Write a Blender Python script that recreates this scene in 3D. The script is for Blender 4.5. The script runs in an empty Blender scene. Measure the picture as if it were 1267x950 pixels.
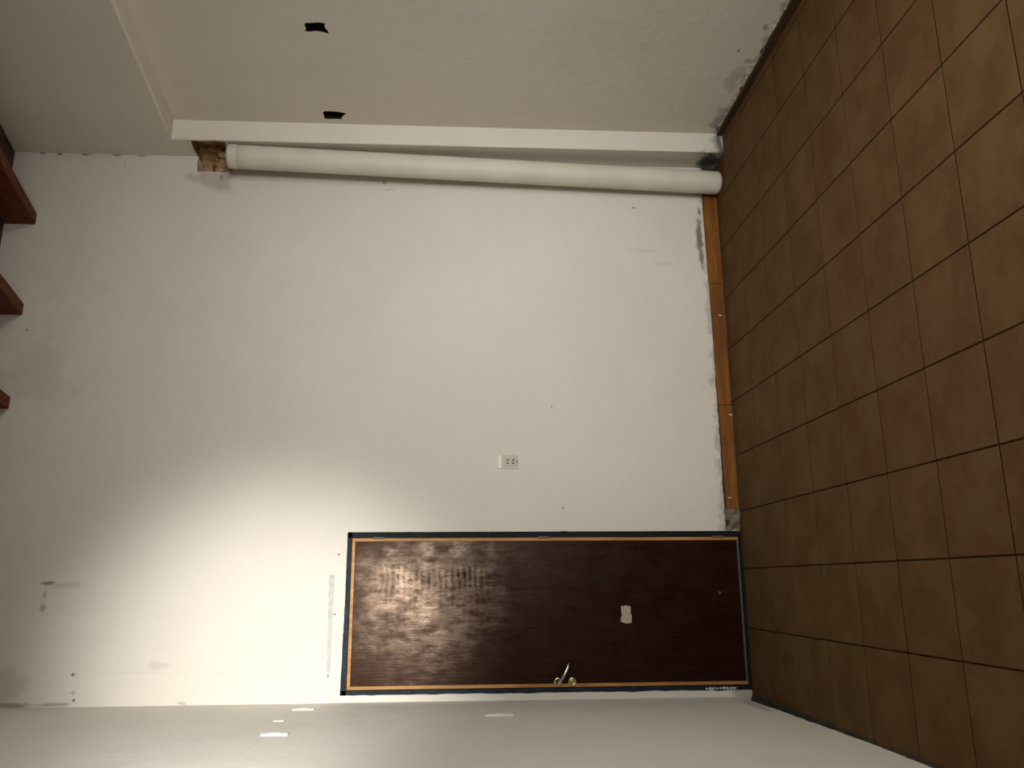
import bpy, bmesh, math, random
from mathutils import Vector, Matrix, noise
from mathutils.geometry import tessellate_polygon

random.seed(7)
scene = bpy.context.scene
C = scene.collection

# ------------------------------------------------------------------ camera
CAM_H = 1.4657
YAW, PITCH, ROLL = math.radians(13.791), math.radians(-3.363), math.radians(0.422)
cy, sy, cp, sp = math.cos(YAW), math.sin(YAW), math.cos(PITCH), math.sin(PITCH)
r0 = Vector((cy, -sy, 0)); fw = Vector((sy * cp, cy * cp, sp)); u0 = r0.cross(fw)
rt = r0 * math.cos(ROLL) + u0 * math.sin(ROLL)
up = -r0 * math.sin(ROLL) + u0 * math.cos(ROLL)
cam_data = bpy.data.cameras.new('camera')
cam_data.sensor_fit = 'HORIZONTAL'; cam_data.sensor_width = 36.0
cam_data.lens = 36.0 * 1001.6 / 1267.0
cam_data.clip_start = 0.05
cam = bpy.data.objects.new('camera', cam_data)
# the photograph was taken with the camera turned on its side: picture up is the room's right
ax, ay, az = -up, rt, -fw
cam.matrix_world = Matrix(((ax.x, ay.x, az.x, 0), (ax.y, ay.y, az.y, 0), (ax.z, ay.z, az.z, CAM_H), (0, 0, 0, 1)))
C.objects.link(cam); scene.camera = cam

# ------------------------------------------------------------------ world, lights, exposure
world = bpy.data.worlds.new('world'); scene.world = world; world.use_nodes = True
bg = world.node_tree.nodes['Background']
bg.inputs['Color'].default_value = (0.80, 0.90, 1.0, 1); bg.inputs['Strength'].default_value = 0.15

def area_light(name, loc, target, size_x, size_y, power, color, spread=180):
    l = bpy.data.lights.new(name, 'AREA'); l.shape = 'RECTANGLE'; l.size = size_x; l.size_y = size_y
    l.energy = power; l.color = color; l.spread = math.radians(spread)
    o = bpy.data.objects.new(name, l); o.location = loc
    o.rotation_euler = (Vector(target) - Vector(loc)).to_track_quat('-Z', 'Y').to_euler()
    C.objects.link(o); return o

def spot_light(name, loc, target, angle, blend, radius, power, color):
    l = bpy.data.lights.new(name, 'SPOT'); l.spot_size = math.radians(angle); l.spot_blend = blend
    l.shadow_soft_size = radius; l.energy = power; l.color = color
    o = bpy.data.objects.new(name, l); o.location = loc
    o.rotation_euler = (Vector(target) - Vector(loc)).to_track_quat('-Z', 'Y').to_euler()
    C.objects.link(o); return o

# fill light, added at an unseen opening in the wall behind the camera
area_light('rear_fill_light', (1.25, -2.12, 1.40), (1.80, 4.2, 1.20), 1.2, 1.1, 18, (0.97, 1.0, 0.98), 58)
# second added fill, out of view on the right, brightens the left wall
area_light('side_fill_light', (2.47, 0.9, 1.55), (-0.57, 2.4, 1.35), 1.2, 1.1, 50, (1.0, 0.95, 0.88))
# unseen spot without a fixture, added for the bright patch above the door
spot_light('patch_spot', (-0.04, 0.9, 1.95), (-0.44, 4.27, 2.40), 39, 1.0, 0.20, 540, (1.0, 0.98, 0.95))

scene.view_settings.view_transform = 'Standard'
scene.view_settings.look = 'None'
scene.view_settings.gamma = 1.0
scene.view_settings.use_curve_mapping = False
scene.view_settings.exposure = 0.0

# ------------------------------------------------------------------ sizes
W = 4.273          # back wall
XL = -0.568        # left wall
X0 = 2.372         # right wall above and beside the recess
X1 = 2.491         # bottom of the recess in the right wall
YJ = 4.091         # far jamb of the recess
YF = -2.2          # wall behind the camera
def ceil_z(y): return 4.0 + 0.266 * (y - W)
def lintel_z(y): return 3.078 + 0.122 * (y - YJ)

# ------------------------------------------------------------------ material helpers
def new_mat(name):
    m = bpy.data.materials.new(name); m.use_nodes = True
    nt = m.node_tree; b = nt.nodes['Principled BSDF']
    return m, nt, b
def N(nt, t, **kw):
    n = nt.nodes.new(t)
    for k, v in kw.items(): setattr(n, k, v)
    return n
def link(nt, a, b): nt.links.new(a, b)
def math_n(nt, op, a, b=None, c=None, clamp=False):
    n = N(nt, 'ShaderNodeMath', operation=op); n.use_clamp = clamp
    for i, v in enumerate((a, b, c)):
        if v is None: continue
        if isinstance(v, (int, float)): n.inputs[i].default_value = v
        else: link(nt, v, n.inputs[i])
    return n.outputs[0]
def vmath(nt, op, a, b=None):
    n = N(nt, 'ShaderNodeVectorMath', operation=op)
    for i, v in enumerate((a, b)):
        if v is None: continue
        if isinstance(v, (tuple, list, Vector)): n.inputs[i].default_value = v
        else: link(nt, v, n.inputs[i])
    return n.outputs['Value'] if op == 'LENGTH' else n.outputs['Vector']
def noise_n(nt, vec, scale, detail=4, rough=0.55):
    n = N(nt, 'ShaderNodeTexNoise'); n.inputs['Scale'].default_value = scale
    n.inputs['Detail'].default_value = detail; n.inputs['Roughness'].default_value = rough
    if vec is not None: link(nt, vec, n.inputs['Vector'])
    return n
def ramp(nt, fac, p0, p1, v0=0.0, v1=1.0):
    n = N(nt, 'ShaderNodeMapRange'); n.interpolation_type = 'SMOOTHSTEP'
    link(nt, fac, n.inputs['Value'])
    for k, v in zip(('From Min', 'From Max', 'To Min', 'To Max'), (p0, p1, v0, v1)): n.inputs[k].default_value = v
    return n.outputs['Result']
def mixc(nt, fac, a, b, blend='MIX'):
    n = N(nt, 'ShaderNodeMix', data_type='RGBA', blend_type=blend)
    if isinstance(fac, (int, float)): n.inputs['Factor'].default_value = fac
    else: link(nt, fac, n.inputs['Factor'])
    for s, v in ((6, a), (7, b)):
        if isinstance(v, tuple): n.inputs[s].default_value = (*v, 1)
        else: link(nt, v, n.inputs[s])
    return n.outputs[2]
def bump(nt, b, height, strength=0.2, dist=0.01):
    n = N(nt, 'ShaderNodeBump'); n.inputs['Strength'].default_value = strength; n.inputs['Distance'].default_value = dist
    link(nt, height, n.inputs['Height']); link(nt, n.outputs['Normal'], b.inputs['Normal'])
def objcoord(nt): return N(nt, 'ShaderNodeTexCoord').outputs['Object']

def plaster(name, color, marks=(), dirt_z=None, dirt_strength=0.55):
    """painted plaster; marks are stains and other soft patches, painted shade included: (centre, radii, strength, colour)"""
    m, nt, b = new_mat(name)
    co = objcoord(nt)
    n1 = noise_n(nt, co, 1.3, 5); n2 = noise_n(nt, co, 22, 5, 0.6); n3 = noise_n(nt, co, 160, 2)
    col = mixc(nt, ramp(nt, n1.outputs[0], 0.35, 0.68), tuple(c * 0.95 for c in color), color)
    col = mixc(nt, ramp(nt, n2.outputs[0], 0.58, 0.75, 0, 0.10), col, tuple(c * 0.6 for c in color))
    wob = vmath(nt, 'SUBTRACT', noise_n(nt, co, 9, 3).outputs['Color'], (0.5, 0.5, 0.5))
    for (c, r, s, mc) in marks:
        k = min(x for x in r)
        d = vmath(nt, 'MULTIPLY', vmath(nt, 'SUBTRACT', co, c), tuple(1.0 / x for x in r))
        w = N(nt, 'ShaderNodeVectorMath', operation='SCALE'); link(nt, wob, w.inputs[0]); w.inputs['Scale'].default_value = 2.2
        d = vmath(nt, 'ADD', d, w.outputs[0])
        mask = ramp(nt, vmath(nt, 'LENGTH', d), 0.35, 1.0, s, 0.0)
        col = mixc(nt, mask, col, mc)
    if dirt_z is not None:
        sx = N(nt, 'ShaderNodeSeparateXYZ'); link(nt, co, sx.inputs[0])
        nz = noise_n(nt, co, 14, 4, 0.7)
        h = math_n(nt, 'ADD', sx.outputs['Z'], math_n(nt, 'MULTIPLY', math_n(nt, 'SUBTRACT', nz.outputs[0], 0.5), 0.16))
        mk = ramp(nt, h, dirt_z, dirt_z + 0.035, dirt_strength, 0)
        col = mixc(nt, mk, col, (0.09, 0.085, 0.075))
    link(nt, col, b.inputs['Base Color'])
    b.inputs['Roughness'].default_value = 0.62
    b.inputs['Specular IOR Level'].default_value = 0.25
    hh = math_n(nt, 'ADD', math_n(nt, 'MULTIPLY', noise_n(nt, co, 5, 3).outputs[0], 1.5), math_n(nt, 'MULTIPLY', n3.outputs[0], 0.25))
    bump(nt, b, hh, 0.22, 0.02)
    return m

def simple(name, color, rough=0.6, metal=0.0, nscale=30, var=0.15, bstr=0.0, spec=0.4):
    m, nt, b = new_mat(name); co = objcoord(nt)
    n = noise_n(nt, co, nscale, 4)
    col = mixc(nt, ramp(nt, n.outputs[0], 0.3, 0.7), tuple(c * (1 - var) for c in color), tuple(min(1, c * (1 + var)) for c in color))
    link(nt, col, b.inputs['Base Color'])
    b.inputs['Roughness'].default_value = rough; b.inputs['Metallic'].default_value = metal
    b.inputs['Specular IOR Level'].default_value = spec
    if bstr: bump(nt, b, n.outputs[0], bstr, 0.01)
    return m

def wood(name, c0, c1, axis='X', scale=6, rough=0.45, spec=0.4, per_object=False):
    m, nt, b = new_mat(name); co = objcoord(nt)
    mp = N(nt, 'ShaderNodeMapping'); link(nt, co, mp.inputs['Vector'])
    s = [14, 14, 14]; s['XYZ'.index(axis)] = 0.9
    mp.inputs['Scale'].default_value = s
    if per_object:
        oi = N(nt, 'ShaderNodeObjectInfo')
        link(nt, math_n(nt, 'MULTIPLY', oi.outputs['Random'], 40), mp.inputs['Location'])
    n = noise_n(nt, mp.outputs[0], scale, 6, 0.6)
    col = mixc(nt, ramp(nt, n.outputs[0], 0.32, 0.7), c0, c1)
    n2 = noise_n(nt, co, 5, 3)
    col = mixc(nt, ramp(nt, n2.outputs[0], 0.45, 0.75, 0, 0.5), col, tuple(c * 0.55 for c in c0))
    link(nt, col, b.inputs['Base Color'])
    b.inputs['Roughness'].default_value = rough; b.inputs['Specular IOR Level'].default_value = spec
    bump(nt, b, n.outputs[0], 0.15, 0.004)
    return m

WALL = (0.70, 0.655, 0.575)
GREY = (0.13, 0.125, 0.115); BROWN = (0.20, 0.15, 0.10); DARK = (0.03, 0.022, 0.015)
T = 0.05
back_marks = [
    ((2.10, W, 0.108), (0.05, T, 0.012), 0.8, GREY), ((1.92, W, 0.118), (0.14, T, 0.028), 0.9, GREY),
    ((1.79, W, 0.110), (0.10, T, 0.018), 0.8, GREY),
    ((2.237, W, 1.931), (0.014, T, 0.018), 0.6, GREY), ((2.19, W, 1.90), (0.008, T, 0.04), 0.3, GREY),
    ((2.108, W, 0.492), (0.010, T, 0.012), 0.8, GREY), ((0.924, W, 0.991), (0.008, T, 0.008), 0.7, BROWN),
    ((0.38, W, 0.941), (0.008, T, 0.008), 0.8, GREY), ((1.327, W, 3.80), (0.007, T, 0.007), 1.0, DARK),
    ((0.017, W, 3.525), (0.014, T, 0.05), 0.75, GREY), ((0.00, W, 3.44), (0.02, T, 0.12), 0.2, GREY),
    ((-0.04, W, 3.535), (0.035, T, 0.014), 0.4, GREY), ((-0.115, W, 3.537), (0.035, T, 0.018), 0.5, GREY),
    ((1.842, W, 0.44), (0.02, T, 0.10), 0.12, BROWN), ((1.76, W, 0.33), (0.02, T, 0.10), 0.12, BROWN),
    ((1.096, W, 3.72), (0.30, 0.3, 0.22), 0.14, BROWN),  # soft shade between two joists, painted into the plaster colour
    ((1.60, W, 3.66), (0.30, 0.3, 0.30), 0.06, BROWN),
    ((2.367, W, 3.75), (0.008, T, 0.02), 0.9, DARK), ((2.366, W, 3.62), (0.008, T, 0.035), 0.7, DARK),
    ((2.367, W, 3.44), (0.008, T, 0.03), 0.6, DARK), ((2.367, W, 3.30), (0.008, T, 0.04), 0.5, DARK), ((2.367, W, 3.85), (0.008, T, 0.02), 0.8, DARK),
    ((2.31, W, 3.39), (0.03, T, 0.006), 0.3, GREY),
    ((2.25, W, 2.85), (0.03, T, 0.012), 0.5, GREY), ((2.23, W, 2.88), (0.10, 0.12, 0.17), 0.38, BROWN),
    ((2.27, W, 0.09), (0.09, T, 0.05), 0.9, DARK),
    ((-0.555, W, 3.6), (0.016, T, 0.20), 0.6, BROWN), ((-0.556, W, 3.40), (0.012, T, 0.12), 0.5, BROWN),
    ((-0.42, W, 3.35), (0.010, T, 0.012), 0.8, DARK), ((-0.54, W, 3.33), (0.012, T, 0.012), 0.8, DARK),
    ((-0.50, W, 3.34), (0.02, T, 0.02), 0.4, GREY), ((-0.47, W, 3.66), (0.09, 0.2, 0.22), 0.22, BROWN),
    ((-0.56, W, 2.82), (0.012, T, 0.03), 0.4, BROWN), ((-0.38, W, 2.95), (0.03, T, 0.06), 0.15, GREY),
]
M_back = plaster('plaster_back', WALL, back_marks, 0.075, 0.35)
M_band = plaster('plaster_band', WALL, [k for k in back_marks if k[0][0] < -0.4])
M_left = plaster('plaster_left', (0.70, 0.67, 0.605), [
    ((XL, 3.2, 2.2), (T, 0.5, 0.02), 0.10, (0.85, 0.83, 0.78)), ((XL, 3.4, 2.75), (T, 0.2, 0.012), 0.25, (0.85, 0.83, 0.78)),
    ((XL, 3.3, 3.0), (T, 0.25, 0.012), 0.2, (0.85, 0.83, 0.78)), ((XL, 4.0, 0.08), (T, 0.4, 0.05), 0.35, GREY)], None)
right_marks = [
    ((X1, 3.352, 0.152), (T, 0.012, 0.010), 0.9, GREY), ((X1, 3.58, 0.10), (T, 0.16, 0.05), 0.35, GREY),
    ((X1, 3.95, 0.06), (T, 0.16, 0.06), 0.5, GREY), ((X1, 3.18, 0.08), (T, 0.03, 0.02), 0.6, GREY),
    ((X1, 3.42, 0.08), (T, 0.03, 0.03), 0.5, GREY),
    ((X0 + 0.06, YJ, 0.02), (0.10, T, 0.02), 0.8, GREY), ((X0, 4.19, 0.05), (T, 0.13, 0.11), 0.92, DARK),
    ((X0, 4.2, 2.9), (T, 0.12, 0.14), 0.3, BROWN)]
M_right = plaster('plaster_right', (0.73, 0.67, 0.575), right_marks, 0.03, 0.5)
M_plain = plaster('plaster_plain', WALL)
M_mason = simple('old_mortar', (0.035, 0.028, 0.022), 0.95, nscale=25, var=0.5, bstr=0.6)
M_rubble = simple('brick_rubble', (0.34, 0.20, 0.10), 0.95, nscale=18, var=0.5, bstr=0.8)
M_hole = simple('dark_box', (0.018, 0.012, 0.009), 0.9, nscale=40, var=0.4)
M_grout = simple('grout', (0.026, 0.013, 0.006), 0.95, nscale=40, var=0.3, spec=0.03)
M_base = wood('orange_wood', (0.15, 0.050, 0.007), (0.25, 0.092, 0.014), 'X', 4, 0.5, 0.25)
M_base_d = wood('dark_wood', (0.040, 0.020, 0.010), (0.075, 0.035, 0.015), 'Y', 4, 0.6, 0.2)
M_joist = wood('joist_wood', (0.07, 0.014, 0.002), (0.18, 0.044, 0.005), 'Y', 3, 0.6, 0.12, True)
M_board = wood('ceiling_wood', (0.035, 0.018, 0.010), (0.065, 0.032, 0.016), 'X', 3, 0.6, 0.2, True)
M_edge = wood('edge_wood', (0.34, 0.15, 0.035), (0.52, 0.26, 0.07), 'Z', 3, 0.45, 0.3)
M_ink = simple('black_paint', (0.006, 0.007, 0.009), 0.6, nscale=30, var=0.5, spec=0.15)
M_navy = simple('navy_paint', (0.008, 0.016, 0.026), 0.6, nscale=30, var=0.5, spec=0.2)
M_gap = simple('black_gap', (0.004, 0.003, 0.003), 0.9)
M_pipe = simple('pipe_plastic', (0.63, 0.59, 0.49), 0.5, nscale=6, var=0.05, spec=0.3)
M_white = simple('white_plastic', (0.74, 0.715, 0.64), 0.4, nscale=10, var=0.03)
M_cream = simple('cream_plastic', (0.50, 0.46, 0.36), 0.45, nscale=10, var=0.04)
M_putty = simple('putty', (0.50, 0.485, 0.45), 0.8, nscale=40, var=0.1)
M_brass = simple('brass', (0.62, 0.52, 0.24), 0.3, 1.0, var=0.1)
M_chrome = simple('chrome', (0.66, 0.64, 0.63), 0.22, 1.0, var=0.05)
M_paper = simple('paper', (0.42, 0.37, 0.26), 0.8, nscale=50, var=0.08)
M_black = simple('black_slot', (0.01, 0.009, 0.007), 0.8)
M_steel = simple('nail_steel', (0.12, 0.10, 0.08), 0.5, 0.8)

# floor tile: brown clay, each with its own tone
m, nt, b = new_mat('floor_tile'); M_tile = m
co = objcoord(nt); oi = N(nt, 'ShaderNodeObjectInfo')
cmb = N(nt, 'ShaderNodeCombineXYZ'); link(nt, math_n(nt, 'MULTIPLY', oi.outputs['Random'], 57), cmb.inputs[0]); link(nt, math_n(nt, 'MULTIPLY', oi.outputs['Random'], 91), cmb.inputs[1])
cc = vmath(nt, 'ADD', co, cmb.outputs[0])
n1 = noise_n(nt, cc, 5.5, 5, 0.6); n2 = noise_n(nt, cc, 45, 4, 0.6)
colA = mixc(nt, oi.outputs['Random'], (0.098, 0.053, 0.021), (0.104, 0.050, 0.020))
colB = mixc(nt, oi.outputs['Random'], (0.134, 0.074, 0.030), (0.122, 0.072, 0.030))
col = mixc(nt, ramp(nt, n1.outputs[0], 0.35, 0.65), colA, colB)
col = mixc(nt, ramp(nt, n2.outputs[0], 0.5, 0.8, 0, 0.35), col, (0.085, 0.042, 0.016))
link(nt, col, b.inputs['Base Color']); b.inputs['Roughness'].default_value = 0.8; b.inputs['Specular IOR Level'].default_value = 0.08
bump(nt, b, n2.outputs[0], 0.12, 0.004)

# door veneer: dark lacquer, rippled and worn high up
m, nt, b = new_mat('door_veneer'); M_veneer = m
co = objcoord(nt)
mp = N(nt, 'ShaderNodeMapping'); link(nt, co, mp.inputs['Vector']); mp.inputs['Scale'].default_value = (30, 30, 2.0)
grain = noise_n(nt, mp.outputs[0], 3, 6, 0.65)
sx = N(nt, 'ShaderNodeSeparateXYZ'); link(nt, co, sx.inputs[0])
patchy = noise_n(nt, co, 7, 5, 0.65)
col = mixc(nt, ramp(nt, grain.outputs[0], 0.3, 0.7), (0.012, 0.0030, 0.0018), (0.024, 0.0066, 0.0036))
link(nt, col, b.inputs['Base Color'])
wob = math_n(nt, 'MULTIPLY', math_n(nt, 'SUBTRACT', patchy.outputs[0], 0.5), 0.05)
rip = math_n(nt, 'SINE', math_n(nt, 'MULTIPLY', math_n(nt, 'ADD', sx.outputs['Z'], wob), 2 * math.pi / 0.0305))
# ripples sit in a band right of the middle between 1.3 and 2.0 m up, fading out to the left
dx = math_n(nt, 'ADD', math_n(nt, 'SUBTRACT', sx.outputs['X'], 0.02), math_n(nt, 'MULTIPLY', math_n(nt, 'SUBTRACT', patchy.outputs[0], 0.5), 0.10))
bandx = ramp(nt, math_n(nt, 'ABSOLUTE', dx), 0.030, 0.075, 1, 0)
pxw = math_n(nt, 'MULTIPLY', ramp(nt, dx, 0.0, 0.06, 0.4, 0), ramp(nt, dx, -0.32, -0.05, 0, 1))
pz = math_n(nt, 'ABSOLUTE', math_n(nt, 'SUBTRACT', sx.outputs['Z'], 1.62))
bandz = ramp(nt, pz, 0.20, 0.36, 1, 0)
ripm = math_n(nt, 'MULTIPLY', math_n(nt, 'MULTIPLY', rip, math_n(nt, 'MAXIMUM', bandx, pxw)), bandz)
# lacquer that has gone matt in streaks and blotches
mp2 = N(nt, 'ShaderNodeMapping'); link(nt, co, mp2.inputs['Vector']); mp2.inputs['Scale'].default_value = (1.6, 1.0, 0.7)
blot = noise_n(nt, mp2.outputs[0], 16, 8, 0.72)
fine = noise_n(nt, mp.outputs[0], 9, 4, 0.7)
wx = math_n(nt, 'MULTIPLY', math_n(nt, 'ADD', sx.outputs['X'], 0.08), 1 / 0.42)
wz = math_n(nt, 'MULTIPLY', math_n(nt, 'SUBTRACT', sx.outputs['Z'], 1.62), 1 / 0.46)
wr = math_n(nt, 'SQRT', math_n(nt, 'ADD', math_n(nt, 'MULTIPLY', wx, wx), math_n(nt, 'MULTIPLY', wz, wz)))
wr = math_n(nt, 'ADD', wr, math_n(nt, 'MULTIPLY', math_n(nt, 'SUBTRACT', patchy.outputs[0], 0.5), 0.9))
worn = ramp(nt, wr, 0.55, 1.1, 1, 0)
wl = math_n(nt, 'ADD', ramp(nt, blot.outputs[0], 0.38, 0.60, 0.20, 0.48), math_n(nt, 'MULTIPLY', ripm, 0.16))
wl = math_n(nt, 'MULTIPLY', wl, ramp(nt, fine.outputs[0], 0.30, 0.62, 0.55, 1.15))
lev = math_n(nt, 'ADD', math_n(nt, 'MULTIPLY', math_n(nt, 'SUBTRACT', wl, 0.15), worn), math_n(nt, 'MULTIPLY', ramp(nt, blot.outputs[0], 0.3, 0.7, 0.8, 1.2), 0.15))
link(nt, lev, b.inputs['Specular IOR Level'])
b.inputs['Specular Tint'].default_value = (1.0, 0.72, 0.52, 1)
rg = math_n(nt, 'ADD', ramp(nt, patchy.outputs[0], 0.35, 0.65, 0.25, 0.37), math_n(nt, 'MULTIPLY', ripm, 0.03))
link(nt, rg, b.inputs['Roughness'])
hh = math_n(nt, 'ADD', math_n(nt, 'MULTIPLY', ripm, 0.10), math_n(nt, 'ADD', math_n(nt, 'MULTIPLY', grain.outputs[0], 0.8), math_n(nt, 'MULTIPLY', blot.outputs[0], 0.8)))
bump(nt, b, hh, 0.16, 0.004)

# ------------------------------------------------------------------ mesh helpers
def link_mesh(name, bm, mat, parent=None, smooth=False):
    me = bpy.data.meshes.new(name); bm.normal_update(); bm.to_mesh(me); bm.free()
    if mat: me.materials.append(mat)
    o = bpy.data.objects.new(name, me); C.objects.link(o)
    if smooth:
        for p in me.polygons: p.use_smooth = True
    if parent is not None:
        o.parent = parent
        o.matrix_parent_inverse = Matrix.Translation(parent.location).inverted()
    return o
def add_box(bm, lo, hi, bevel=0.0, jit=0.0):
    lo, hi = Vector(lo), Vector(hi)
    ret = bmesh.ops.create_cube(bm, size=1.0)
    vs = ret['verts']
    for v in vs:
        v.co = Vector([(lo[i] + hi[i]) / 2 + v.co[i] * (hi[i] - lo[i]) for i in range(3)])
        if jit: v.co += Vector([random.uniform(-jit, jit) for _ in range(3)])
    if bevel:
        es = list({e for v in vs for e in v.link_edges})
        bmesh.ops.bevel(bm, geom=es, offset=bevel, segments=2, affect='EDGES', profile=0.5)
def box(name, lo, hi, mat, parent=None, bevel=0.0, jit=0.0):
    bm = bmesh.new(); add_box(bm, lo, hi, bevel, jit); return link_mesh(name, bm, mat, parent)
def add_tube(bm, pts, radii, seg=24, caps=True):
    rings = []
    n = len(pts); pts = [Vector(p) for p in pts]
    for i, p in enumerate(pts):
        d = (pts[min(i + 1, n - 1)] - pts[max(i - 1, 0)]).normalized()
        a = d.cross(Vector((0.13, 0.97, 0.2))).normalized()
        if a.length < 0.1: a = d.cross(Vector((1, 0, 0))).normalized()
        c = d.cross(a)
        r = radii[i] if isinstance(radii, (list, tuple)) else radii
        rings.append([bm.verts.new(p + (a * math.cos(2 * math.pi * k / seg) + c * math.sin(2 * math.pi * k / seg)) * r) for k in range(seg)])
    for i in range(n - 1):
        for k in range(seg):
            bm.faces.new((rings[i][k], rings[i][(k + 1) % seg], rings[i + 1][(k + 1) % seg], rings[i + 1][k]))
    if caps:
        bm.faces.new(list(reversed(rings[0]))); bm.faces.new(rings[-1])
    bmesh.ops.recalc_face_normals(bm, faces=bm.faces)
def empty(name, loc):
    o = bpy.data.objects.new(name, None); o.empty_display_size = 0.1; o.location = loc; C.objects.link(o)
    return o
def tag(o, label=None, cat=None, group=None, kind=None):
    if label: o['label'] = label
    if cat: o['category'] = cat
    if group: o['group'] = group
    if kind: o['kind'] = kind
    return o
def poly_face(bm, outer, holes, fn, flip=False):
    """flat polygon with holes given in 2-D, placed in the room by fn"""
    loops = [[Vector((a, b, 0)) for a, b in outer]] + [[Vector((a, b, 0)) for a, b in h] for h in holes]
    flat = [v for l in loops for v in l]
    vs = [bm.verts.new(fn(v.x, v.y)) for v in flat]
    fs = []
    for t in tessellate_polygon(loops):
        try: fs.append(bm.faces.new([vs[i] for i in (reversed(t) if flip else t)]))
        except ValueError: pass
    return vs, fs
def ragged(a0, a1, n, base, amp, seed):
    """points along a broken plaster edge"""
    rnd = random.Random(seed); out = []
    for i in range(n + 1):
        t = i / n; a = a0 + (a1 - a0) * t
        bse = base(a) if callable(base) else base
        k = noise.noise(Vector((a * 9, seed, 0))) + 0.5 * noise.noise(Vector((a * 37, seed, 3))) + rnd.uniform(-0.25, 0.25)
        out.append((a, bse + amp * k))
    return out

# ------------------------------------------------------------------ FLOOR with separate tiles
GX, GY, TX, TY = 0.655, 2.116, 0.2967, 0.3033
bm = bmesh.new(); add_box(bm, (-0.62, YF, -0.12), (X1 + 0.02, W + 0.02, -0.0014))
floor = tag(link_mesh('floor', bm, M_grout), 'brown tiled floor with thin dark joints', kind='structure')
def tile_mesh(sx_, sy_):
    bm = bmesh.new()
    g = 0.0030; t = 0.0006
    x, y = sx_ / 2 - g, sy_ / 2 - g
    lo = [bm.verts.new((a * x, c * y, -0.008)) for a, c in ((-1, -1), (1, -1), (1, 1), (-1, 1))]
    mi = [bm.verts.new((a * x, c * y, -t)) for a, c in ((-1, -1), (1, -1), (1, 1), (-1, 1))]
    hi = [bm.verts.new((a * (x - t), c * (y - t), 0)) for a, c in ((-1, -1), (1, -1), (1, 1), (-1, 1))]
    for k in range(4):
        j = (k + 1) % 4
        bm.faces.new((lo[k], lo[j], mi[j], mi[k])); bm.faces.new((mi[k], mi[j], hi[j], hi[k]))
    bm.faces.new(hi); bm.faces.new(list(reversed(lo)))
    me = bpy.data.meshes.new('tile'); bm.to_mesh(me); bm.free(); me.materials.append(M_tile); return me
tile_cache = {}
x_edges = [-0.600] + [GX + i * TX for i in range(-4, 7) if -0.5 < GX + i * TX < X1 - 0.03] + [X1 + 0.005]
y_edges = [GY + j * TY for j in range(-9, 8) if GY + j * TY < W - 0.01] + [W + 0.005]
rt_ = random.Random(3)
for i in range(len(x_edges) - 1):
    for j in range(len(y_edges) - 1):
        a0, a1, b0, b1 = x_edges[i], x_edges[i + 1], y_edges[j], y_edges[j + 1]
        key = (round(a1 - a0, 4), round(b1 - b0, 4))
        if key not in tile_cache: tile_cache[key] = tile_mesh(*key)
        o = bpy.data.objects.new('tile', tile_cache[key])
        o.location = ((a0 + a1) / 2, (b0 + b1) / 2, rt_.uniform(-0.0004, 0.0002))
        o.rotation_euler = (rt_.uniform(-0.0012, 0.0012), rt_.uniform(-0.0012, 0.0012), rt_.uniform(-0.0015, 0.0015))
        C.objects.link(o); o.parent = floor
        

# ------------------------------------------------------------------ BACK WALL
DX0, DX1, DZ = -0.531, 0.257, 2.060        # outer edge of the door frame
cav0, cav1, cavx = 2.795, 2.990, 2.279     # broken opening in the corner for the pipe
bm = bmesh.new()
rag = ragged(DX1, X0, 120, 0.078, 0.004, 5)
outer = [(XL - 0.1, 0.0), (DX0, 0.0), (DX0, DZ), (DX1, DZ), (DX1, 0.0)] + rag[1:] + [
    (X0, cav0)] + [(X0 - (X0 - cavx) * t, cav0 + random.uniform(-0.008, 0.004)) for t in (0.15, 0.35, 0.55, 0.75)] + \
    [(cavx + random.uniform(-0.004, 0.006), cav0 + (cav1 - cav0) * t) for t in (0.0, 0.12, 0.25, 0.4, 0.55, 0.7, 0.85, 1.0)] + \
    [(X0 - (X0 - cavx) * t, cav1 + random.uniform(-0.004, 0.006)) for t in (0.7, 0.4, 0.2)] + [(X0, cav1)] + \
    [(X0, ceil_z(W) + 0.1), (XL - 0.1, ceil_z(W) + 0.1)]
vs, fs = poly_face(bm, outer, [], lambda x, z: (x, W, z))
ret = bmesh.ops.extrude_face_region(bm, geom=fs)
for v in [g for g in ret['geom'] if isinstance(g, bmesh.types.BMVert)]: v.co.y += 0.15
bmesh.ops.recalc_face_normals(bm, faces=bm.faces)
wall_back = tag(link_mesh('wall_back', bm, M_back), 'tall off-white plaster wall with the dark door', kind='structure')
# plaster of the old skirting zone behind the baseboard
box('mortar_bed', (DX1 + 0.02, W + 0.002, 0.0), (X0, W + 0.02, 0.11), M_mason, wall_back)
# faint raised plaster band beside the left corner
bm = bmesh.new()
rag = ragged(2.13, ceil_z(W), 60, -0.417, 0.006, 9)
rag = [(p[1], p[0]) for p in rag]
vs, fs = poly_face(bm, [(XL - 0.02, 2.13)] + rag + [(XL - 0.02, ceil_z(W))], [], lambda x, z: (x, W - 0.009, z))
ret = bmesh.ops.extrude_face_region(bm, geom=fs)
for v in [g for g in ret['geom'] if isinstance(g, bmesh.types.BMVert)]: v.co.y += 0.012
bmesh.ops.recalc_face_normals(bm, faces=bm.faces)
link_mesh('plaster_band', bm, M_band, wall_back)
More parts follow.
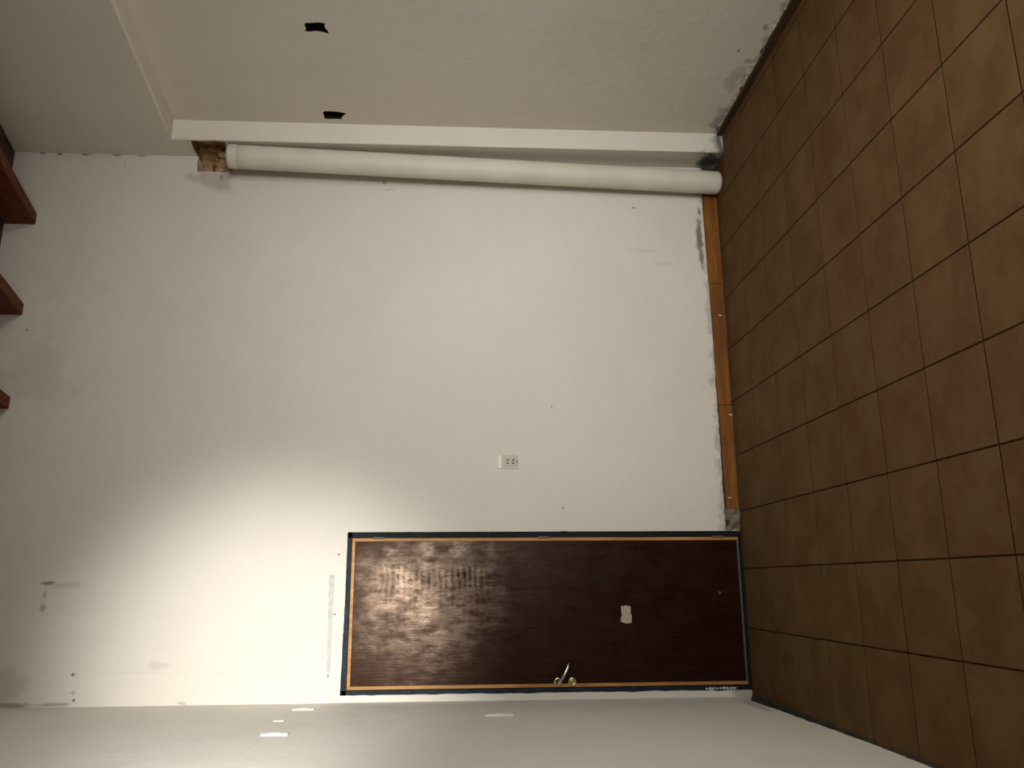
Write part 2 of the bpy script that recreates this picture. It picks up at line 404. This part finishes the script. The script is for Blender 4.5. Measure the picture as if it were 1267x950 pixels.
# broken cavity around the top of the pipe: rough inner lining
def cavity():
    bm = bmesh.new()
    plan = [(cavx - 0.004, W + 0.004), (cavx + 0.004, W + 0.05), (cavx + 0.03, W + 0.075), (cavx + 0.08, W + 0.07), (X0 + 0.05, W + 0.07),
            (X0 + 0.075, W + 0.02), (X0 + 0.075, W - 0.06), (X0 + 0.07, W - 0.13), (X0 + 0.04, W - 0.168), (X0 - 0.001, W - 0.172)]
    # denser plan
    dense = []
    for a, b2 in zip(plan[:-1], plan[1:]):
        for k in range(3): dense.append((a[0] + (b2[0] - a[0]) * k / 3, a[1] + (b2[1] - a[1]) * k / 3))
    dense.append(plan[-1])
    rows = 10; grid = []
    for r in range(rows + 1):
        z = cav0 - 0.012 + (cav1 - cav0 + 0.02) * r / rows; row = []
        for i, (x, y) in enumerate(dense):
            k = noise.noise(Vector((x * 30, y * 30, z * 30))) * 0.016
            if i in (0, len(dense) - 1): k = 0
            row.append(bm.verts.new((x + k, y + k * 0.6, z)))
        grid.append(row)
    for r in range(rows):
        for i in range(len(dense) - 1):
            bm.faces.new((grid[r][i], grid[r][i + 1], grid[r + 1][i + 1], grid[r + 1][i]))
    for r, z in ((0, cav0 - 0.012), (rows, cav1 + 0.008)):
        c = bm.verts.new((X0 - 0.002, W - 0.002, z))
        for i in range(len(dense) - 1):
            bm.faces.new((c, grid[r][i], grid[r][i + 1]))
    bmesh.ops.recalc_face_normals(bm, faces=bm.faces)
    return link_mesh('brick_cavity', bm, M_rubble, wall_back)
tag(cavity(), 'broken brown brick opening')
rr = random.Random(21)
for k in range(5):
    bm = bmesh.new(); bmesh.ops.create_icosphere(bm, subdivisions=2, radius=1)
    s = Vector((rr.uniform(0.018, 0.035), rr.uniform(0.015, 0.03), rr.uniform(0.02, 0.045)))
    c = Vector((cavx + 0.035 + 0.03 * k, W + 0.055 - 0.01 * (k > 2) * k, cav0 + 0.04 + rr.uniform(0, 0.10)))
    for v in bm.verts:
        q = 1 + 0.35 * noise.noise(v.co * 2 + Vector((k, 0, 0)))
        v.co = Vector([c[i] + v.co[i] * s[i] * q for i in range(3)])
    link_mesh('rubble_lump', bm, M_rubble, wall_back)
# filled chase above the door, with the nails left in it
bm = bmesh.new()
pts = []
for k in range(25):
    t = k / 24; x = 0.045 - 0.49 * t; pts.append((x, 2.131 - 0.004 * t + 0.0016 * noise.noise(Vector((x * 30, 0, 0)))))
top = [bm.verts.new((x, W - 0.004, z + 0.014 - 0.006 * i / 24)) for i, (x, z) in enumerate(pts)]
bot = [bm.verts.new((x, W - 0.004, z - 0.014 + 0.006 * i / 24)) for i, (x, z) in enumerate(pts)]
fs = [bm.faces.new((top[i], top[i + 1], bot[i + 1], bot[i])) for i in range(24)]
ret = bmesh.ops.extrude_face_region(bm, geom=fs)
for v in [g for g in ret['geom'] if isinstance(g, bmesh.types.BMVert)]: v.co.y += 0.006
bmesh.ops.recalc_face_normals(bm, faces=bm.faces)
strip = tag(link_mesh('putty_strip', bm, M_putty, wall_back), 'grey strip of filler above the door')
for (x, z) in ((-0.150, 2.108), (-0.443, 2.128), (0.145, 2.10)):
    bm = bmesh.new(); add_tube(bm, [(x, W + 0.004, z), (x, W - 0.008, z)], 0.0045, 10); link_mesh('nail', bm, M_steel, wall_back)

# ------------------------------------------------------------------ RIGHT WALL with its shallow recess
H1 = [(3.968, 2.236), (3.985, 2.247), (4.010, 2.244), (4.041, 2.249), (4.044, 2.230), (4.041, 2.19), (4.042, 2.152), (4.020, 2.149), (3.996, 2.130), (3.985, 2.118), (3.982, 2.128), (3.972, 2.152), (3.968, 2.19)]
H2 = [(3.252, 2.206), (3.270, 2.211), (3.290, 2.208), (3.309, 2.218), (3.312, 2.195), (3.306, 2.165), (3.310, 2.14), (3.322, 2.108), (3.300, 2.112), (3.275, 2.121), (3.250, 2.116), (3.244, 2.14), (3.250, 2.175)]
bm = bmesh.new()
f1 = lambda y, z: (X1, y, z)
rag = ragged(YF, YJ, 150, 0.022, 0.006, 14)
poly_face(bm, rag + [(YJ, lintel_z(YJ)), (YF, lintel_z(YF))], [H1, H2, [(0.3, 1.0), (1.5, 1.0), (1.5, 2.1), (0.3, 2.1)]], f1)   # the last opening is made for the side fill light
f0 = lambda y, z: (X0, y, z)
side_hole = [(4.103, cav1 - 0.012), (4.15, cav1 - 0.004), (4.21, cav1 + 0.002), (W, cav1)]
outer0 = [(YF, lintel_z(YF)), (YJ, lintel_z(YJ)), (YJ, 0.0), (W + 0.002, 0.0), (W + 0.002, cav0), (4.2, cav0 - 0.004), (4.15, cav0 + 0.004), (4.108, cav0),
          (4.100, cav0 + 0.06), (4.106, cav0 + 0.12)] + side_hole + [(W + 0.002, ceil_z(W) + 0.05), (YF, ceil_z(YF) + 0.05)]
poly_face(bm, outer0, [], f0)
# soffit and jamb, gently rounded like trowelled plaster
v = [bm.verts.new(p) for p in ((X0, YF, lintel_z(YF)), (X0, YJ, lintel_z(YJ)), (X1, YJ, lintel_z(YJ)), (X1, YF, lintel_z(YF)))]
bm.faces.new(v)
v = [bm.verts.new(p) for p in ((X0, YJ, 0), (X1, YJ, 0), (X1, YJ, lintel_z(YJ)), (X0, YJ, lintel_z(YJ)))]
bm.faces.new(v)
bmesh.ops.remove_doubles(bm, verts=bm.verts, dist=0.0002)
bmesh.ops.recalc_face_normals(bm, faces=bm.faces)
def is_arris(e):
    a, b2 = e.verts
    return (abs(a.co.x - X0) < 1e-4 and abs(b2.co.x - X0) < 1e-4 and len(e.link_faces) == 2
            and abs(e.link_faces[0].normal.dot(e.link_faces[1].normal)) < 0.5)
bmesh.ops.bevel(bm, geom=[e for e in bm.edges if is_arris(e)], offset=0.012, segments=4, affect='EDGES', profile=0.5)
wall_right = tag(link_mesh('wall_right', bm, M_right), 'off-white plaster wall with a shallow recess below a sloping ledge', kind='structure')
box('mortar_bed', (X1 + 0.004, YF, 0.0), (X1 + 0.03, YJ, 0.10), M_mason, wall_right)

for H, lab in ((H1, 'empty dark electrical box hole in the right wall, the one closer to the pipe'),
               (H2, 'ragged dark electrical box hole in the right wall, the one farther from the pipe')):
    ya, yb = min(p[0] for p in H) - 0.004, max(p[0] for p in H) + 0.004
    za, zb = min(p[1] for p in H) - 0.004, max(p[1] for p in H) + 0.004
    t = empty('junction_box', (X1, (ya + yb) / 2, za))
    tag(t, lab, 'electrical box', 'empty electrical boxes in the right wall')
    bm = bmesh.new(); d = 0.055
    q = [bm.verts.new(p) for p in ((X1 + 0.001, ya, za), (X1 + 0.001, yb, za), (X1 + 0.001, yb, zb), (X1 + 0.001, ya, zb))]
    w = [bm.verts.new((X1 + d, p.co.y, p.co.z)) for p in q]
    for k in range(4): bm.faces.new((q[k], q[(k + 1) % 4], w[(k + 1) % 4], w[k]))
    bm.faces.new(w)
    link_mesh('box_shell', bm, M_hole, t)
    bm = bmesh.new()
    ym = (ya + yb) / 2
    add_tube(bm, [(X1 + 0.05, ym, za + 0.05), (X1 + 0.03, ym + 0.01, za + 0.055), (X1 + 0.02, ym + 0.015, za + 0.04), (X1 + 0.03, ym + 0.01, za + 0.02)], 0.003, 8)
    link_mesh('wire_end', bm, M_black, t)

# ------------------------------------------------------------------ LEFT WALL
bm = bmesh.new()
def left_base(y):
    pts = ((YF, 0.004), (2.6, 0.006), (3.0, 0.004), (3.3, 0.018), (3.7, 0.034), (4.0, 0.052), (W, 0.070))
    for (a, za), (b2, zb) in zip(pts[:-1], pts[1:]):
        if y <= b2: return za + (zb - za) * (y - a) / (b2 - a)
    return 0.07
rag = ragged(YF, W + 0.01, 200, left_base, 0.009, 31)
rag = [(a, max(0.002, z)) for a, z in rag]
vs, fs = poly_face(bm, rag + [(W + 0.01, ceil_z(W) + 0.05), (YF, ceil_z(YF) + 0.05)], [], lambda y, z: (XL, y, z))
ret = bmesh.ops.extrude_face_region(bm, geom=fs)
for v in [g for g in ret['geom'] if isinstance(g, bmesh.types.BMVert)]: v.co.x -= 0.028
bmesh.ops.recalc_face_normals(bm, faces=bm.faces)
wall_left = tag(link_mesh('wall_left', bm, M_left), 'grey-lit plaster wall beside the door with a broken lower edge', kind='structure')
box('masonry_base', (-0.75, YF, -0.02), (XL - 0.026, W + 0.1, 4.15), M_mason, wall_left)
bm = bmesh.new()
rag = ragged(YF, W, 150, XL + 0.012, 0.010, 44)
a_ = [bm.verts.new((XL - 0.03, y, 0.014)) for y, x in rag]; b_ = [bm.verts.new((x, y, 0.001)) for y, x in rag]
for k in range(len(a_) - 1): bm.faces.new((a_[k], b_[k], b_[k + 1], a_[k + 1]))
link_mesh('mortar_fillet', bm, M_mason, wall_left)

# ------------------------------------------------------------------ WALL BEHIND THE CAMERA, with an opening for the fill light
bm = bmesh.new()
wx0, wx1, wz0, wz1 = 0.62, 1.88, 0.82, 1.98
poly_face(bm, [(XL - 0.1, -0.02), (X1 + 0.1, -0.02), (X1 + 0.1, ceil_z(YF) + 0.1), (XL - 0.1, ceil_z(YF) + 0.1)],
          [[(wx0, wz0), (wx1, wz0), (wx1, wz1), (wx0, wz1)]], lambda x, z: (x, YF, z))
tag(link_mesh('wall_front', bm, M_plain), 'plain plaster wall behind the camera with an opening for the fill light', kind='structure')

# ------------------------------------------------------------------ CEILING: sloping boards on joists
ny = math.sqrt(1 + 0.266 ** 2)
bm = bmesh.new()
v = [bm.verts.new((x, y, ceil_z(y) + 0.03)) for x, y in ((XL - 0.2, YF - 0.1), (X1 + 0.1, YF - 0.1), (X1 + 0.1, W + 0.16), (XL - 0.2, W + 0.16))]
bm.faces.new(v)
ceiling = tag(link_mesh('ceiling', bm, M_board), 'dark sloping timber ceiling', kind='structure')
yy = YF; k = 0
while yy < W:
    y1 = min(yy + 0.145, W)
    bm = bmesh.new()
    vs = []
    for dz in (0.002, 0.024):
        for x, y in ((XL - 0.02, yy + 0.003), (X1 + 0.02, yy + 0.003), (X1 + 0.02, y1 - 0.001), (XL - 0.02, y1 - 0.001)):
            vs.append(bm.verts.new((x, y, ceil_z(y) + dz)))
    for f in ((3, 2, 1, 0), (4, 5, 6, 7), (0, 1, 5, 4), (1, 2, 6, 5), (2, 3, 7, 6), (3, 0, 4, 7)): bm.faces.new([vs[i] for i in f])
    link_mesh('ceiling_board', bm, M_board, ceiling)
    yy += 0.145
JS = ((1.934, 'orange-brown roof joist end nearest the right wall above the pipe corner'),
      (1.409, 'orange-brown roof joist end, middle one of the three under the ceiling'),
      (0.896, 'orange-brown roof joist end farthest from the pipe, only its tip showing'))
for x, lab in JS:
    bm = bmesh.new(); wd = 0.064
    vs = []
    for dz in (0, 0.168):
        for xx, y in ((x, YF + 0.02), (x + wd, YF + 0.02), (x + wd, W - 0.002), (x, W - 0.002)):
            vs.append(bm.verts.new((xx, y, ceil_z(y) - 0.167 + dz)))
    for f in ((3, 2, 1, 0), (4, 5, 6, 7), (0, 1, 5, 4), (1, 2, 6, 5), (2, 3, 7, 6), (3, 0, 4, 7)): bm.faces.new([vs[i] for i in f])
    bmesh.ops.bevel(bm, geom=bm.edges[:], offset=0.004, segments=1, affect='EDGES')
    tag(link_mesh('roof_joist', bm, M_joist), lab, 'beam', 'roof joists')

# ------------------------------------------------------------------ BASEBOARDS
bb = tag(empty('baseboard_back', (0.379, W, 0)), 'orange-brown wooden skirting along the back wall', kind='structure')
for (a, b2, z0, z1) in ((0.372, 0.935, 0.070, 0.074), (0.938, 1.640, 0.076, 0.080), (1.643, 2.200, 0.082, 0.087)):
    bm = bmesh.new(); add_box(bm, (a, W - 0.014, 0.001), (b2, W + 0.001, z1))
    for v in bm.verts:
        if v.co.z > 0.05 and v.co.x < (a + b2) / 2: v.co.z = z0
    bmesh.ops.bevel(bm, geom=bm.edges[:], offset=0.002, segments=2, affect='EDGES')
    link_mesh('board', bm, M_base, bb)
for (x, z) in ((1.452, 0.03), (0.882, 0.012), (0.43, 0.05)):
    bm = bmesh.new(); bmesh.ops.create_icosphere(bm, subdivisions=1, radius=1)
    for v in bm.verts: v.co = Vector((x + v.co.x * 0.005, W - 0.015 + v.co.y * 0.003, z + v.co.z * 0.012))
    link_mesh('plaster_fleck', bm, M_putty, bb)
# broken mortar lump between skirting and door
bm = bmesh.new(); add_box(bm, (0.262, W - 0.006, 0.0), (0.372, W + 0.05, 0.082))
bmesh.ops.subdivide_edges(bm, edges=bm.edges[:], cuts=6, use_grid_fill=True)
for v in bm.verts: v.co += Vector((0, 1, 0.6)) * 0.026 * noise.noise(v.co * 32)
tag(link_mesh('mortar_patch', bm, simple('patch_mortar', (0.20, 0.16, 0.11), 0.95, nscale=20, var=0.5, bstr=0.5), bb), 'bare mortar where the skirting is missing')
br = tag(empty('baseboard_right', (X1, 3.0, 0)), 'dark brown wooden skirting in the right wall recess', kind='structure')
for (a, b2, z1) in ((YF, 1.2, 0.040), (1.203, 3.318, 0.040), (3.322, YJ - 0.002, 0.032)):
    bm = bmesh.new(); add_box(bm, (X1 - 0.016, a, 0.001), (X1 + 0.002, b2, z1), 0.002); link_mesh('board', bm, M_base_d, br)
# pale plaster crumbs hanging over the skirting of the recess
rr = random.Random(5)
for k in range(16):
    bm = bmesh.new(); bmesh.ops.create_icosphere(bm, subdivisions=1, radius=1)
    y = rr.uniform(2.95, 4.07); s = rr.uniform(0.004, 0.010)
    for v in bm.verts: v.co = Vector((X1 - 0.002 + v.co.x * 0.005, y + v.co.y * s * 2.2, 0.042 + rr.uniform(-0.001, 0.001) + v.co.z * s * 0.8))
    link_mesh('plaster_fleck', bm, M_putty if k % 3 else M_mason, br)

# ------------------------------------------------------------------ DOOR
door = tag(empty('door_1', ((DX0 + DX1) / 2, W, 0)), 'dark brown veneered door with orange wood edging and navy surround', kind='structure')
LX0, LX1, LZ0, LZ1 = -0.5095, 0.2255, 0.018, 2.034       # outer edge of the orange edging
ew = 0.0165
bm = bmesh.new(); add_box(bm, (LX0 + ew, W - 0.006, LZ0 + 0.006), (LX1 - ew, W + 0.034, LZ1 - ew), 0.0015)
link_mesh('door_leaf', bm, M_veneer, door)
for lo, hi in (((LX0, LZ0), (LX0 + ew, LZ1)), ((LX1 - ew, LZ0), (LX1, LZ1))):
    box('edging', (lo[0], W - 0.0075, lo[1]), (hi[0], W + 0.034, hi[1]), M_edge, door, 0.0015)
box('edging', (LX0 + ew, W - 0.0075, LZ1 - ew), (LX1 - ew, W + 0.034, LZ1), M_edge, door, 0.0015)
tag(box('kick_strip', (LX0 + ew, W - 0.009, LZ0), (LX1 - ew, W - 0.005, LZ0 + 0.011), simple('dull_metal', (0.10, 0.085, 0.08), 0.5, 0.3), door), 'thin grey strip along the foot of the door')
# navy frame: three jamb members with an uneven painted edge, and a dark rebate behind the leaf
def jamb(inner, outer_pts, name='frame_jamb', mat=None):
    bm = bmesh.new()
    a = [bm.verts.new((p[0], W - 0.003, p[1])) for p in inner]; c = [bm.verts.new((p[0], W - 0.003, p[1])) for p in outer_pts]
    fs = [bm.faces.new((a[k], a[k + 1], c[k + 1], c[k])) for k in range(len(a) - 1)]
    ret = bmesh.ops.extrude_face_region(bm, geom=fs)
    for v in [g for g in ret['geom'] if isinstance(g, bmesh.types.BMVert)]: v.co.y += 0.10
    bmesh.ops.recalc_face_normals(bm, faces=bm.faces)
    return link_mesh(name, bm, mat or M_navy, door)
n = 70
rag = ragged(0.0, DZ, n, 0.0, 0.0045, 3)
jamb([(LX0 - 0.004, z) for z, d in rag], [(DX0 - 0.004 + d, z) for z, d in rag])
rag = ragged(0.0, DZ, n, 0.0, 0.0075, 8)
jamb([(LX1 + 0.003, z) for z, d in rag], [(DX1 - 0.003 + d, z) for z, d in rag], mat=M_ink)
rag = ragged(DX0 - 0.004, DX1 - 0.002, n, 0.0, 0.0025, 12)
jamb([(x, LZ1 + 0.003) for x, d in rag], [(x, DZ + 0.006 - 0.012 * (x - DX0) / (DX1 - DX0) + d) for x, d in rag], 'frame_head')
box('rebate', (DX0, W + 0.036, 0.0), (DX1, W + 0.06, DZ), M_gap, door)
box('threshold', (DX0 + 0.01, W - 0.012, 0.0), (DX1 - 0.01, W + 0.03, 0.012), M_gap, door)
# chipped white paint at the foot of the left jamb
rr = random.Random(2)
for k in range(9):
    bm = bmesh.new(); bmesh.ops.create_icosphere(bm, subdivisions=1, radius=1)
    z = 0.09 + 0.018 * k; s = rr.uniform(0.006, 0.011)
    for v in bm.verts: v.co = Vector((DX0 + 0.004 + rr.uniform(-0.003, 0.003) + v.co.x * s * 0.8, W - 0.003 + v.co.y * 0.002, z + v.co.z * s))
    link_mesh('paint_chip', bm, M_putty, door)
# handle set
def ring(name, x, z, mat):
    bm = bmesh.new()
    prof = [(0.0105, -0.006), (0.0115, -0.010), (0.0165, -0.0105), (0.0205, -0.008), (0.0220, -0.003), (0.0222, 0.001)]
    seg = 28; rows = []
    for r, dy in prof:
        rows.append([bm.verts.new((x + r * math.cos(2 * math.pi * k / seg), W - 0.006 + dy, z + r * math.sin(2 * math.pi * k / seg))) for k in range(seg)])
    for i in range(len(rows) - 1):
        for k in range(seg): bm.faces.new((rows[i][k], rows[i][(k + 1) % seg], rows[i + 1][(k + 1) % seg], rows[i + 1][k]))
    bm.faces.new(rows[0])
    bmesh.ops.recalc_face_normals(bm, faces=bm.faces)
    return link_mesh(name, bm, mat, door, True)
hx, hz, kx, kz = -0.484, 0.989, -0.484, 0.916
rose = ring('handle_rose', hx, hz, M_brass)
bm = bmesh.new()
yb = W - 0.006
add_tube(bm, [(hx, yb - 0.006, hz), (hx, yb - 0.035, hz), (hx + 0.004, yb - 0.046, hz - 0.003), (hx + 0.015, yb - 0.050, hz - 0.012), (hx + 0.045, yb - 0.049, hz - 0.032),
              (hx + 0.075, yb - 0.047, hz - 0.047), (hx + 0.092, yb - 0.044, hz - 0.055)], [0.0075, 0.0075, 0.008, 0.0078, 0.0078, 0.0075, 0.0065], 16)
link_mesh('lever_handle', bm, M_chrome, door, True)
esc = ring('keyhole_rose', kx, kz, M_brass)
bm = bmesh.new(); add_tube(bm, [(kx, yb - 0.004, kz), (kx, yb - 0.0125, kz)], 0.0075, 20); link_mesh('lock_cylinder', bm, M_brass, door)
box('key_slot', (kx - 0.0012, yb - 0.0132, kz - 0.0055), (kx + 0.0012, yb - 0.0122, kz + 0.0055), M_black, door)
# paper label, spot screw, hinge
bm = bmesh.new()
P = [(-0.204, 0.604), (-0.166, 0.601), (-0.160, 0.606), (-0.122, 0.606), (-0.118, 0.632), (-0.121, 0.655), (-0.152, 0.655), (-0.163, 0.651), (-0.178, 0.657), (-0.198, 0.660), (-0.207, 0.63)]
Q = [bm.verts.new((x - 0.001, W - 0.0062, z)) for x, z in P]
fs = [bm.faces.new(Q)]
ret = bmesh.ops.extrude_face_region(bm, geom=fs)
for v in [g for g in ret['geom'] if isinstance(g, bmesh.types.BMVert)]: v.co.y -= 0.0009
bmesh.ops.recalc_face_normals(bm, faces=bm.faces)
tag(link_mesh('paper_sticker', bm, M_paper, door), 'small beige paper sticker')
bm = bmesh.new(); add_tube(bm, [(-0.059, W - 0.004, 0.136), (-0.059, W - 0.012, 0.136)], [0.009, 0.007], 14); link_mesh('screw_cap', bm, M_steel, door)
for z in (0.13, 1.05, 1.90):
    bm = bmesh.new(); add_tube(bm, [(LX1 + 0.002, W - 0.008, z - 0.028), (LX1 + 0.002, W - 0.008, z + 0.028)], 0.0055, 12)
    link_mesh('hinge', bm, M_steel if z > 0.5 else M_brass, door)

# ------------------------------------------------------------------ DRAIN PIPE
top = Vector((2.303, 4.140, 2.778)); bot = Vector((2.231, 4.185, 0.0))
pipe = tag(empty('drain_pipe', bot), 'thick cream plastic drain pipe leaning down the right corner to the floor', 'pipe')
R = 0.065
bm = bmesh.new()
pts, rad = [], []
for k in range(25):
    t = k / 24; pts.append(bot.lerp(top, max(t, 0.0))); rad.append(R)
# rounded foot
foot = [(0.000, R - 0.022), (0.006, R - 0.010), (0.014, R - 0.003), (0.024, R)]
pts = [bot + Vector((0, 0, z)) for z, r in foot] + pts[1:]
rad = [r for z, r in foot] + rad[1:]
pts += [top - Vector((0, 0, 0.001)), top - Vector((0, 0, 0.06))]; rad += [R - 0.004, R - 0.004]
add_tube(bm, pts, rad, 40)
link_mesh('pipe_body', bm, M_pipe, pipe, True)
bm = bmesh.new()
c0 = bot.lerp(top, 0.982); c1 = bot.lerp(top, 0.997)
add_tube(bm, [c0, c0.lerp(c1, 0.1), c0.lerp(c1, 0.9), c1], [R + 0.0004, R + 0.0014, R + 0.0014, R + 0.0004], 40)
tag(link_mesh('pipe_rim', bm, M_pipe, pipe), 'raised rim at the top of the pipe')

# ------------------------------------------------------------------ WALL OUTLET
t = tag(empty('wall_outlet', (0.6215, W, 1.169)), 'cream wall socket plate on the back wall between door and skirting corner', 'socket')
box('back_plate', (0.586, W - 0.007, 1.168), (0.658, W + 0.001, 1.286), M_white, t, 0.003)
box('cover_frame', (0.5915, W - 0.0105, 1.176), (0.6555, W - 0.006, 1.266), M_cream, t, 0.002)
for z in (1.234, 1.204):
    o = box('socket_module', (0.6045, W - 0.0125, z - 0.0125), (0.6405, W - 0.010, z + 0.0125), M_cream, t, 0.0015)
    for dx in (-0.0085, 0.0085):
        bm = bmesh.new(); add_box(bm, (0.6225 + dx - 0.0034, W - 0.0132, z - 0.0055), (0.6225 + dx + 0.0034, W - 0.0122, z + 0.0055)); 
        s = link_mesh('slot', bm, M_black, t); s.parent = o; s.matrix_parent_inverse = Matrix.Identity(4)
bm = bmesh.new(); add_tube(bm, [(0.6225, W - 0.0095, 1.184), (0.6225, W - 0.0125, 1.184)], 0.0045, 14); link_mesh('screw', bm, M_steel, t)

# ------------------------------------------------------------------ COVER PLATES on the left wall
def plate(y, z0, z1, wd, dep, lab, rot=0.0, rocker=True):
    t = tag(empty('switch_plate', (XL, y, z0)), lab, 'switch plate', 'pale switch plates on the left wall')
    bm = bmesh.new(); add_box(bm, (XL - 0.001, y - wd / 2, z0), (XL + dep, y + wd / 2, z1), 0.0025)
    if rot:
        for v in bm.verts: v.co = Vector((v.co.x, v.co.y + (v.co.z - z0) * rot, v.co.z))
    link_mesh('plate', bm, M_white, t)
    if rocker:
        zc = (z0 + z1) / 2
        box('rocker', (XL + dep - 0.001, y - 0.009, zc - 0.022), (XL + dep + 0.0015, y + 0.009, zc + 0.022), M_white, t, 0.001)
plate(3.80, 1.240, 1.366, 0.045, 0.008, 'pale switch plate on the left wall level with the middle of the door')
plate(3.415, 2.136, 2.240, 0.040, 0.008, 'bright narrow plate on the left wall, highest up and farthest from the door corner')
plate(4.06, 2.148, 2.250, 0.040, 0.007, 'narrow plate high on the left wall, next to the door corner')
plate(3.75, 2.222, 2.268, 0.030, 0.004, 'smallest and faintest plate, between the two other high plates on the left wall', 0.0, False)
